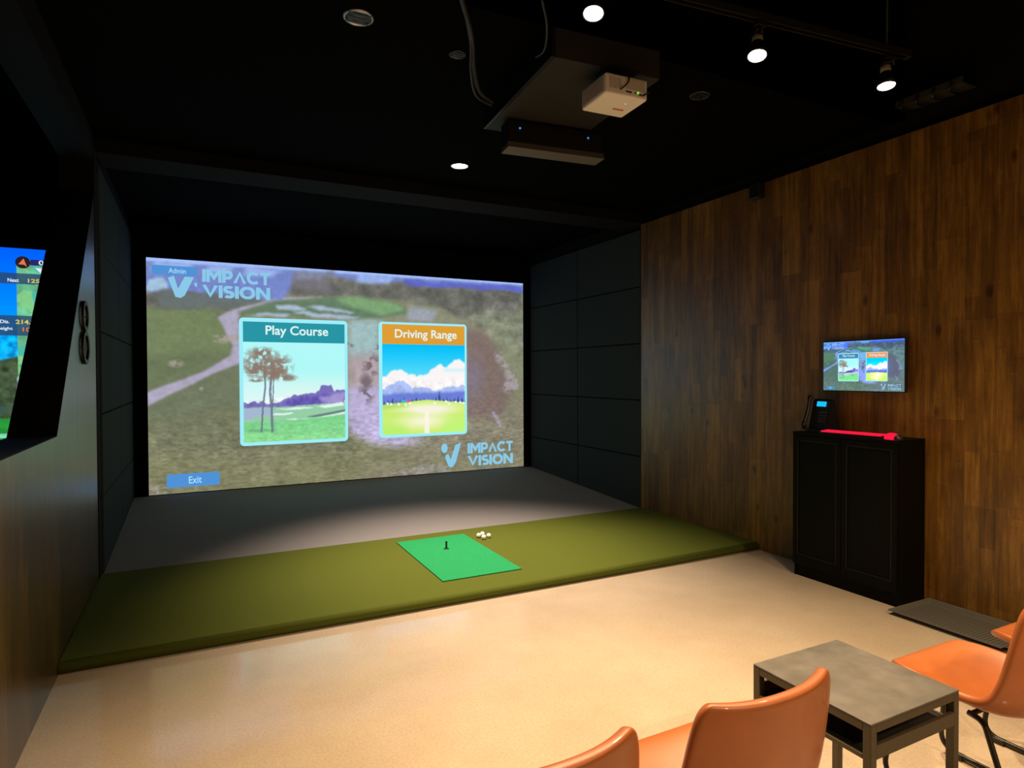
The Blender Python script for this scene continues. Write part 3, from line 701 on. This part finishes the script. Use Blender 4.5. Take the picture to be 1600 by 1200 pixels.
# ------------------------------------------------------------------ wall monitor
tv = thing('wall_monitor', 'slim black monitor on the wood wall showing a small copy of the screen menu', 'monitor', (XR, 2.857, 1.552))
bm = BM(); box(bm, -.045, -.020, -.310, .310, -.186, .186, bev=.004); new('housing', bm, PLASTIC, tv)
bm = BM(); box(bm, -.020, 0, -.10, .10, -.08, .08); new('wall_bracket', bm, DARKMETAL, tv)
st = Surf((XR-.0455, 2.857+.302, 1.552+.178), (0, -1, 0), .604, .356)
TVK = 1.0
def tint(a, k=(0.74, 0.93, 1.18)): 
    g = a.mean(2, keepdims=True); return np.clip((g+(a-g)*1.25)*np.array(k)*1.05, 0, 255)
small = dict(pic=emis_attr('monitor_picture'), teal=E((60, 140, 190), 'tv_teal'), amber=E((250, 160, 90), 'tv_amber'), frame=E((170, 236, 250), 'tv_card_edge'), white=E((226, 244, 255), 'tv_white'),
             blue=E((70, 150, 220), 'tv_blue'), pale=E((180, 226, 250), 'tv_pale'), logo=E((150, 190, 226), 'tv_logo'),
             pics=(tint(paint_course(320, 180)), tint(paint_tree_photo(80, 84), (1, 1, 1.02)), tint(paint_range_photo(80, 84), (1.0, 1.0, 1.0))))
build_menu(st, tv, 1.0, small, 0.0005)

# ------------------------------------------------------------------ cabinet
CX0, CY0, CY1, CZ = 3.954, 2.444, 3.223, 1.07
cab = thing('cabinet', 'low black two-door cabinet standing against the wood wall', 'cabinet', ((CX0+XR)/2, (CY0+CY1)/2, 0))
hx, hy = (XR-CX0)/2, (CY1-CY0)/2
bm = BM(); 
box(bm, -hx+.022, hx-.003, -hy, -hy+.018, 0, CZ-.022); box(bm, -hx+.022, hx-.003, hy-.018, hy, 0, CZ-.022)
box(bm, hx-.012, hx-.004, -hy+.018, hy-.018, 0, CZ-.022); box(bm, -hx+.03, hx-.012, -hy+.018, hy-.018, .09, .108)
for z in (.4, .72): box(bm, -hx+.03, hx-.012, -hy+.018, hy-.018, z, z+.018)
new('carcass', bm, CABM, cab)
bm = BM(); box(bm, -hx, hx-.003, -hy-.001, hy+.001, CZ-.0215, CZ, bev=.002); new('top_board', bm, CABM, cab)
bm = BM(); box(bm, -hx+.026, -hx+.044, -hy+.018, hy-.018, 0, .088); new('plinth', bm, CABM, cab)
for s in (-1, 1):
    y0, y1 = (-hy+.002, -.002) if s < 0 else (.002, hy-.002); z0, z1 = .092, CZ-.025; w = .034
    bm = BM(); x0, x1 = -hx+.001, -hx+.0215
    box(bm, x0, x1, y0, y0+w, z0, z1, .002); box(bm, x0, x1, y1-w, y1, z0, z1, .002)
    box(bm, x0, x1, y0+w, y1-w, z0, z0+w+.035, .002); box(bm, x0, x1, y0+w, y1-w, z1-w, z1, .002)
    d = new('door', bm, CABM, cab)
    bm = BM(); box(bm, x0+.010, x0+.015, y0+w-.004, y1-w+.004, z0+w+.03, z1-w+.004); new('door_panel', bm, CABM, d)
    bm = BM()
    a, b, c_, e = y0+w, y1-w, z0+w+.035, z1-w; q = .007
    box(bm, x0+.002, x0+.010, a, a+q, c_, e, .002); box(bm, x0+.002, x0+.010, b-q, b, c_, e, .002); box(bm, x0+.002, x0+.010, a+q, b-q, c_, c_+q, .002); box(bm, x0+.002, x0+.010, a+q, b-q, e-q, e, .002)
    new('moulding', bm, CABEDGE, d)

# ------------------------------------------------------------------ things on the cabinet
RED = emis('red_backlight', (1.0, .012, .055), 1.0)
kb = thing('keyboard', 'thin black keyboard with glowing red keys on top of the black cabinet', 'keyboard', (4.030, 2.80, CZ), R(4))
bm = BM(); prism(bm, [(-.050, .0), (.050, .0), (.050, .018), (-.050, .012)], -.222, .222, 'XZ'); new('case', bm, PLASTIC, kb)
bm = BM()
for r in range(5):
    for k in range(14):
        y = -.210+.030*k; x = -.038+.0178*r; zz = .0155+.001*r
        box(bm, x-.007, x+.007, y+.002, y+.026, zz-.002, zz+.006, .0015, seg=1)
ko = new('keys', bm, RED, kb); ko['label'] = 'glowing red keys'
ms = thing('computer_mouse', 'small red glowing mouse at the right end of the cabinet top', 'mouse', (4.0, 2.505, CZ), R(78))
bm = BM(); bmesh.ops.create_uvsphere(bm, u_segments=24, v_segments=14, radius=1)
for v in bm.verts: v.co = Vector((v.co.x*.056, v.co.y*.033, max(-.2, v.co.z)*.036+.0085))
new('shell', bm, RED, ms, True)['label'] = 'red glowing shell'
bm = BM(); bmesh.ops.create_uvsphere(bm, u_segments=20, v_segments=10, radius=1)
for v in bm.verts: v.co = Vector((v.co.x*.024-.050, v.co.y*.0315, max(-.2, v.co.z)*.028+.008))
new('palm_rest', bm, PLASTIC, ms, True)
bm = BM(); lathe(bm, [(.006, -.004), (.009, -.002), (.009, .002), (.006, .004)], (.030, 0, .036), 16, axis='Y'); new('scroll_wheel', bm, PLASTIC, ms)
bm = BM(); tube(bm, smooth_path([(.050, 0, .02), (.056, -.03, .012), (.052, -.07, .006), (.040, -.12, .006)], 6), .0022, 8); new('cord', bm, RED, ms)
ph = thing('desk_phone', 'black upright desk phone with a small cyan display at the left end of the cabinet', 'phone', (4.135, 3.125, CZ))
bm = BM(); prism(bm, [(-.075, 0), (.085, 0), (.085, .03), (.03, .232), (.012, .24), (-.002, .225), (-.055, .028), (-.075, .016)], -.095, .060, 'XZ'); new('base', bm, PLASTIC, ph)
sl = Matrix.Rotation(math.atan2(.053, .197), 4, 'Y')
bm = BM(); box(bm, -.004, .004, -.052, .020, -.018, .018); xform(bm, Matrix.Translation((-.0125, 0, .203)) @ sl); new('display', bm, emis('cyan_display', tuple(lin((30, 196, 250))), 1.0), ph)['label'] = 'small glowing cyan display'
bm = BM()
for r in range(4):
    for k in range(3): box(bm, -.003, .003, -.070+.022*k, -.054+.022*k, -.045+.022*r, -.033+.022*r, .001, seg=1)
xform(bm, Matrix.Translation((-.036, 0, .115)) @ sl); new('keypad', bm, DARKMETAL, ph)
bm = BM(); tube(bm, smooth_path([(-.072, .080, .025), (-.085, .080, .05), (-.062, .080, .10), (-.036, .080, .17), (-.022, .080, .235), (-.004, .080, .255)], 6), [.019]*8+[.014]*16+[.019]*7, 12); new('handset', bm, PLASTIC, ph)
bm = BM(); P = []
for k in range(90):
    a = k/89; P.append((-.075+.03*a+.006*math.cos(k*1.1), .085+.014*math.sin(a*math.pi)+.006*math.sin(k*1.1), .030-.022*a))
tube(bm, P, .0022, 6); new('coiled_cord', bm, PLASTIC, ph)

# ------------------------------------------------------------------ boot tray on the floor
tr = thing('boot_tray', 'shallow grey ribbed tray lying on the floor against the wood wall', 'tray', (4.035, 1.76, 0))
bm = BM(); a, b = .198, .640
box(bm, -a, a, -b, b, .002, .008)
for k in range(64):
    y = -b+.03+.01984*k; box(bm, -a+.03, a-.03, y-.0035, y+.0035, .008, .012, .001, seg=1)
new('ribbed_base', bm, TRAYM, tr)
bm = BM(); A = []
for (i, z) in ((0.012, .004), (-.002, .028), (-.010, .031), (-.014, .024)):
    A.append([bm.verts.new((sx*(a-i), sy*(b-i), z)) for sx, sy in ((-1, -1), (1, -1), (1, 1), (-1, 1))])
for P_, Q_ in zip(A[:-1], A[1:]):
    for k in range(4): bm.faces.new((P_[k], P_[(k+1) % 4], Q_[(k+1) % 4], Q_[k]))
o = new('rim', bm, TRAYM, tr); md = o.modifiers.new('thick', 'SOLIDIFY'); md.thickness = .003

# ------------------------------------------------------------------ side table
TX0, TX1, TY0, TY1, TZ = 1.700, 2.136, 1.120, 1.543, .50
tb = thing('side_table', 'square side table with grey stone-look top and bronze metal frame between the orange chairs', 'table', ((TX0+TX1)/2, (TY0+TY1)/2, 0))
w, d = (TX1-TX0)/2, (TY1-TY0)/2; q = .026
bm = BM(); box(bm, -w, w, -d, d, TZ-.006, TZ, bev=.0015); new('table_top', bm, STONE, tb)['label'] = 'grey stone-look top'
bm = BM()
for s in (-1, 1):
    y = s*(d-q/2); box(bm, -w+q, w-q, y-q/2, y+q/2, TZ-.030, TZ-.0065, .002)
    x = s*(w-q/2); box(bm, x-q/2, x+q/2, -d+q, d-q, TZ-.030, TZ-.0065, .002)
new('top_frame', bm, BRONZE, tb)
for sx in (-1, 1):
    for sy in (-1, 1):
        bm = BM(); x, y = sx*(w-q/2), sy*(d-q/2); box(bm, x-q/2, x+q/2, y-q/2, y+q/2, 0, TZ-.0065, .002); new('leg', bm, BRONZE, tb)
bm = BM(); box(bm, -w+q*.2, w-q*.2, -d+.003, d-.003, TZ-.110, TZ-.100); sh = new('shelf', bm, SHELFM, tb)
bm = BM()
for s in (-1, 1): y = s*(d-.006); box(bm, -w+q, w-q, y-.006, y+.006, TZ-.108, TZ-.066, .0015)
for s in (-1, 1): x = s*(w-.006); box(bm, x-.006, x+.006, -d+q, d-q, TZ-.112, TZ-.098, .0015)
new('shelf_rail', bm, BRONZE, tb)

# ------------------------------------------------------------------ chairs
def chair_shell():
    prof = [  # y forward, z, half width, side lift, side wrap
        (.190, .400, .120, .002, 0), (.198, .420, .165, .006, -.012), (.185, .436, .196, .010, -.014), (.12, .430, .226, .022, 0), (.03, .410, .236, .040, 0),
        (-.06, .392, .240, .056, .004), (-.14, .383, .241, .072, .018), (-.200, .398, .240, .076, .042), (-.236, .450, .237, .058, .062),
        (-.254, .525, .233, .034, .064), (-.264, .605, .228, .016, .060), (-.273, .682, .222, .008, .056), (-.280, .742, .213, .006, .052), (-.284, .772, .200, .005, .049), (-.286, .786, .182, .004, .046)]
    n = 12; bm = BM(); rows = []
    for (y, z, hw, lift, wrap) in prof:
        row = []
        for k in range(n+1):
            t = -1+2*k/n; s = math.sin(t*math.pi/2*.86)/math.sin(math.pi/2*.86)
            p = abs(s)**2.4
            row.append(bm.verts.new((hw*s, y+wrap*p, z+lift*p)))
        rows.append(row)
    for A, B in zip(rows[:-1], rows[1:]):
        for k in range(n): bm.faces.new((A[k], A[k+1], B[k+1], B[k]))
    bmesh.ops.recalc_face_normals(bm, faces=bm.faces)
    return bm
def make_chair(label, loc):
    c = thing('lounge_chair', label, 'chair', loc, 0, 'orange leather chairs')
    o = new('seat_shell', chair_shell(), LEATHER, c, True)
    md = o.modifiers.new('thick', 'SOLIDIFY'); md.thickness = .030; md.offset = 0.0
    md = o.modifiers.new('round', 'SUBSURF'); md.levels = 2; md.render_levels = 2
    # seam piping round the rim of the shell
    for s in (-1, 1):
        bm = BM()
        x0, x1 = s*.135, s*.185
        P = round_path([(x0, .13, .372), (x0, .165, .370), (x1, .215, .016), (x1, -.235, .016), (x0*1.05, -.10, .352), (x0, -.05, .358)], .075, 7)
        tube(bm, P, .0095, 10); lg = new('sled_leg', bm, CHMETAL, c)
        for y in (.150, -.175): bm = BM(); box(bm, x1-.014, x1+.014, y-.02, y+.02, .0, .022, .003); new('glide', bm, PLASTIC, lg)
    for y, z in ((.13, .374), (-.06, .358)): bm = BM(); tube(bm, [(-.136, y, z), (.136, y, z)], .0085, 10); new('crossbar', bm, CHMETAL, c)
    return c
CY = 1.25
ch = make_chair('orange leather chair left of the side table, its back to the viewer', (1.158, CY, 0))
for lab, x, y in (('orange leather chair at the bottom edge, leftmost, only its back top showing', .585, CY+.01), ('orange leather chair right of the side table, showing its seat and sled legs', 2.44, CY-.02), ('orange leather chair at the right edge, mostly hidden behind the nearer chair', 3.065, CY-.04)):
    o = copy_tree(ch); o.location = (x, y, 0); o['label'] = lab

# ------------------------------------------------------------------ ceiling fittings
def spot_light(parent, loc, watts, col, size, blend, target, rad=.045):
    l = bpy.data.lights.new('lamp_beam', 'SPOT'); l.energy = watts; l.color = col; l.spot_size = size; l.spot_blend = blend; l.shadow_soft_size = rad
    o = bpy.data.objects.new('lamp_beam', l); COL.objects.link(o); o.parent = parent; o.location = loc
    d = (Vector(target)-(Vector(parent.location)+Vector(loc))).normalized(); o.rotation_euler = d.to_track_quat('-Z', 'Y').to_euler()
    return o
# track rail hung under the open ceiling
RA, RB, RZ = Vector((-.35, 2.395, 3.17)), Vector((3.336, 2.025, 3.17)), 3.17
rl = thing('track_light_rail', 'thin black lighting track hanging under the dark ceiling at top right', 'light track', tuple((RA+RB)/2))
dv = (RB-RA); ang = math.atan2(dv.y, dv.x); hl = dv.length/2
bm = BM(); box(bm, -hl, hl, -.018, -.012, -.018, .018); box(bm, -hl, hl, .012, .018, -.018, .018); box(bm, -hl, hl, -.012, .012, .010, .018); xform(bm, Matrix.Rotation(ang, 4, 'Z')); new('rail', bm, RAILM, rl)
bm = BM(); box(bm, hl, hl+.02, -.019, .019, -.019, .019, .002); xform(bm, Matrix.Rotation(ang, 4, 'Z')); new('end_cap', bm, RAILM, rl)
for k in (-.9*hl, 0.0, hl-.14):
    bm = BM(); tube(bm, [(k, 0, .018), (k, 0, ZC-RZ)], .004, 8); xform(bm, Matrix.Rotation(ang, 4, 'Z')); new('hanger_rod', bm, CABLEM, rl)
def track_lamp(label, x, y, z, target, watts, rear=False):
    f = (x-RA.x)/(RB.x-RA.x); ry = y-.08 if rear else RA.y+(RB.y-RA.y)*f
    L_ = thing('track_lamp', label, 'lamp', (x, ry, RZ-.019), 0, 'track lamps on the rail')
    hd = Vector((x, y, z))-Vector(L_.location)
    dirv = (Vector(target)-Vector((x, y, z))).normalized(); q = dirv.to_track_quat('-Z', 'Y').to_matrix().to_4x4()
    bm = BM(); box(bm, -.030, .030, -.015, .015, -.022, -.001, .003); xform(bm, Matrix.Rotation(ang, 4, 'Z')); new('track_adapter', bm, LAMPB, L_)
    back = hd-dirv*.11
    bm = BM(); tube(bm, smooth_path([(.0, 0, -.020), (.014, .004, -.045), Vector(back)+Vector((.012, 0, .03)), back], 5), .0075, 8); tube(bm, smooth_path([(-.012, 0, -.020), (-.020, .0, -.040), Vector(back)+Vector((-.012, 0, .02)), back], 5), .005, 8); new('arm', bm, LAMPB, L_)
    Tm = Matrix.Translation(hd) @ q
    bm = BM(); lathe(bm, [(.018, .115), (.024, .112), (.026, .075)], n=24); xform(bm, Tm); new('collar', bm, COLLAR, L_)
    bm = BM(); lathe(bm, [(.027, .0745), (.034, .055), (.045, .022), (.047, .0), (.043, .0), (.041, .012)], n=28); xform(bm, Tm); new('lamp_head', bm, LAMPB, L_)
    bm = BM(); lathe(bm, [(.0405, .004), (.040, .001), (.001, -.004)], n=28); xform(bm, Tm); new('lens', bm, GLOW, L_)
    spot_light(L_, tuple(hd+dirv*.012), watts, LAMP_COL, R(92), 1.0, target)
    return L_
track_lamp('lit track lamp above the projector, leftmost bright lamp on the rail', 1.487, 2.195, 3.0, (.95, 1.62, 0), LAMP_W)
track_lamp('lit track lamp on the rail, left of the one at the rail end', 2.378, 2.142, 3.0, (1.75, 1.62, 0), LAMP_W)
track_lamp('lit track lamp at the right end of the rail, nearest the wood wall', 3.235, 2.066, 3.0, (2.95, 1.75, 0), LAMP_W*.85)

track_lamp('lit track lamp at the top edge of the view, left of the projector', .62, 2.29, 3.0, (.15, 1.75, 0), LAMP_W*.55)
rr_ = thing('track_light_rail', 'second black lighting track parallel to the first, behind the chairs', 'light track', (2.2, -1.38, 3.17))
bm = BM(); box(bm, -1.3, 1.3, -.018, -.012, -.018, .018); box(bm, -1.3, 1.3, .012, .018, -.018, .018); box(bm, -1.3, 1.3, -.012, .012, .010, .018); new('rail', bm, RAILM, rr_)
for k in (-1.2, 1.2): bm = BM(); tube(bm, [(k, 0, .018), (k, 0, ZC-RZ)], .004, 8); new('hanger_rod', bm, CABLEM, rr_)
track_lamp('lit track lamp on the track behind the chairs, left one', 1.5, -1.30, 3.0, (1.6, 1.3, .2), REAR_W, True)
track_lamp('lit track lamp on the track behind the chairs, right one', 3.0, -1.30, 3.0, (3.3, 1.6, .4), REAR_W, True)
for lab, x in (('left', .9), ('right', 2.4)):  # extra unseen lamps, added so the rear wall bounces soft fill forward
    track_lamp('unseen fill lamp added to bounce off the rear wall, %s one' % lab, x, -1.46, 3.0, (x, -3.2, 1.3), REAR_W*1.6, True)

def downlight(label, x, y, r, lit, watts=0, target=None, ring=CHROME):
    D = thing('ceiling_downlight', label, 'ceiling light', (x, y, ZL), 0, 'recessed downlights')
    bm = BM(); lathe(bm, [(r, -.0005), (r, -.004), (r*.86, -.007), (r*.84, -.0005)], n=32); new('trim_ring', bm, DARKMETAL if lit else ring, D)
    if lit:
        bm = BM(); lathe(bm, [(r*.83, -.001), (r*.83, -.003), (.002, -.005)], n=32); new('lens', bm, GLOW, D)
        spot_light(D, (0, 0, -.02), watts, MAT_LAMP_COL, R(78), 1.0, target)
    else:
        bm = BM(); lathe(bm, [(r*.83, -.0006), (r*.6, -.0012), (r*.3, -.004), (.002, -.005)], n=32); new('reflector', bm, ring, D)
        bm = BM()
        for k in (-.45, 0, .45): box(bm, -r*.74, r*.74, r*k-r*.13, r*k+r*.13, -.0078, -.0062)
        new('louvre', bm, LAMPB, D)
    return D
downlight('round lit downlight in the dark ceiling above the green mat', 1.919, 4.76, .078, True, MAT_LAMP_W, (1.92, 4.40, 0))
downlight('unlit silver downlight in the dark ceiling at top left', .698, 3.004, .072, False)
downlight('small dim unlit downlight in the dark ceiling left of the hanging cable', 1.248, 3.117, .045, False, ring=DIMRING)
downlight('unlit downlight in the dark ceiling right of the projector', 2.756, 2.921, .060, False, ring=DIMRING)

# board that carries projector and launch sensor
BZ = 3.05
bd = thing('mounting_board', 'charcoal boxed board fixed under the low ceiling above the projector', 'ceiling board', (1.914, 3.12, BZ), R(-4))
bm = BM(); box(bm, -.305, .310, -.485, .485, 0, ZL-BZ-.001, .003); new('panel', bm, BOARDM, bd)
bm = BM(); box(bm, -.325, -.306, -.485, .485, .0, ZL-BZ-.001, .002); new('side_trim', bm, LAMPB, bd)
ls = thing('launch_sensor', 'black box sensor with two blue lenses hanging under the far end of the board', 'sensor', (2.005, 3.40, 2.885), R(-6))
bm = BM(); box(bm, -.325, .325, -.045, .075, 0.002, .150, .006); new('housing', bm, mat('sensor_black', (.005, .0055, .005), .55, spec=.2), ls)
bm = BM(); prism(bm, [(-.062, -.018), (-.046, .020), (.07, .002), (.07, -.018)], -.325, .325, 'YZ'); new('front_lip', bm, mat('sensor_grey_lip', (.12, .112, .10), .5), ls)
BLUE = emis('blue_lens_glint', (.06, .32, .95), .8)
for x in (-.25, .21):
    bm = BM(); lathe(bm, [(.017, -.058), (.017, -.044)], (x, 0, .100), 20, axis='Y'); ln_ = new('lens_barrel', bm, LAMPB, ls)
    bm = BM(); lathe(bm, [(.0065, -.060), (.006, -.057)], (x, 0, .100), 16, axis='Y'); new('lens_glint', bm, BLUE, ln_)
bm = BM(); box(bm, -.20, .20, -.01, .04, .1505, .164); new('mount_plate', bm, LAMPB, ls)

# projector
pj = thing('projector', 'white projector hanging under the ceiling board on a black bracket', 'projector', (1.935, 2.67, 2.885), R(-3))
pw, pd, phh = .125, .118, .104
bm = BM(); box(bm, -pw, pw, -pd, pd, 0, phh, .012, seg=3); new('body', bm, WHITEP, pj)
bm = BM()
for k in range(16): x = -pd+.026+.0125*k; box(bm, -pw-.0015, -pw+.001, x-.0036, x+.0036, .020, phh-.018)
new('side_grille', bm, GRILLE, pj)
bm = BM()
for k in range(7): x = -pw+.026+.010*k; box(bm, x-.003, x+.003, -pd-.0015, -pd+.001, .030, phh-.018)
new('rear_grille', bm, GRILLE, pj)
bm = BM(); box(bm, -.005, pw-.018, -pd-.001, -pd+.002, .038, phh-.012, .001); new('rear_panel', bm, mat('cream_plastic', (.62, .58, .52), .5), pj)
bm = BM()
for x, z, a in ((.000, .027, .006), (.018, .026, .010), (.078, .022, .006), (.050, .027, .004)): box(bm, x-a, x+a, -pd-.0018, -pd+.001, z-.004, z+.004)
new('port', bm, PLASTIC, pj)
bm = BM(); lathe(bm, [(.0055, -pd-.003), (.0055, -pd)], (.066, 0, .030), 14, axis='Y'); new('power_light', bm, emis('green_led', (.25, .9, .03), .8), pj)['label'] = 'glowing green power light'
bm = BM(); lathe(bm, [(.005, -.0015), (.005, .001)], (.040, -.045, 0), 14); new('status_light', bm, emis('violet_led', (.55, .50, .95), .8), pj)
bm = BM(); box(bm, .010, .075, .020, .034, -.0012, .001); new('warning_sticker', bm, mat('orange_sticker', (.55, .14, .03), .5), pj)['label'] = 'small orange sticker underneath'
bm = BM(); lathe(bm, [(.034, pd-.004), (.034, pd+.010), (.028, pd+.012)], (.045, 0, .055), 24, axis='Y'); new('projection_lens', bm, PLASTIC, pj)
bm = BM(); box(bm, -.070, .070, -.060, .060, phh+.0005, phh+.010); tube(bm, [(0, 0, phh+.010), (0, 0, BZ-2.885-.010)], .024, 16); box(bm, -.075, .100, -.085, .060, BZ-2.885-.011, BZ-2.885-.0005, .002); new('ceiling_bracket', bm, LAMPB, pj)
bm = BM(); tube(bm, smooth_path([(-.040, -pd-.001, .028), (-.020, -pd-.025, .048), (.005, -pd-.012, .085), (.020, -.06, .130), (.015, .02, .150)], 7), .0042, 8); tube(bm, smooth_path([(.088, -pd-.001, .018), (.118, -pd-.02, .034), (.140, -.08, .08), (.120, -.02, .140), (.08, .03, .155)], 7), .0042, 8); new('cable', bm, CABLEM, pj)

# hanging cables
bm = BM(); tube(bm, smooth_path([(.985, 2.40, 3.19), (.99, 2.45, 3.11), (1.16, 2.72, 3.09), (1.285, 2.985, 3.085), (1.40, 3.18, 3.065), (1.545, 3.32, 3.085)], 8), .011, 10); tube(bm, smooth_path([(1.0, 2.47, 3.12), (1.17, 2.76, 3.085), (1.27, 2.99, 3.06), (1.39, 3.20, 3.045), (1.545, 3.33, 3.07)], 8), .007, 8)
tag(new('hanging_cable', bm, CABLEM), 'slack black cable drooping from the ceiling to the left side of the board', 'cable')
bm = BM(); tube(bm, smooth_path([(1.33, 2.35, 3.10), (1.44, 2.50, 3.09), (1.53, 2.68, 3.09), (1.549, 2.80, 3.11)], 8), .006, 8); tube(bm, smooth_path([(1.33, 2.35, 3.10), (1.27, 2.27, 3.20), (1.24, 2.22, 3.6), (1.24, 2.22, ZC-.001)], 8), .006, 8)
tag(new('hanging_cable', bm, CABLEM), 'thin black cable running down to the near end of the board', 'cable')

# small black speaker at the top of the wood wall, cable tray over it
sp = thing('wall_speaker', 'small black speaker fixed at the top edge of the wood wall', 'speaker', (XR, 3.79, 3.02))
bm = BM(); box(bm, -.085, -.012, -.055, .055, -.060, .075, .012); new('housing', bm, PLASTIC, sp)
bm = BM(); box(bm, -.0875, -.0845, -.045, .045, -.050, .065, .001); new('grille', bm, LAMPB, sp)
bm = BM(); box(bm, -.0125, -.0005, -.02, .02, -.02, .02); new('bracket', bm, DARKMETAL, sp)
ctb = thing('cable_tray', 'dim metal cable tray with clips running above the wood wall at top right', 'cable tray', (XR+.06, 2.45, 3.27))
bm = BM(); box(bm, -.14, 0, -.26, .42, -.006, 0); box(bm, -.146, -.140, -.26, .42, -.006, .035); new('channel', bm, mat('olive_metal', (.05, .047, .035), .5, .3), ctb)
for k in range(6):
    y = -.2+.1*k
    bm = BM(); tube(bm, smooth_path([(-.15, y, .02), (-.155, y+.01, -.02), (-.10, y+.015, -.03), (-.02, y+.01, -.022), (-.005, y, .0)], 5), .008, 8); new('clip', bm, LAMPB, ctb)
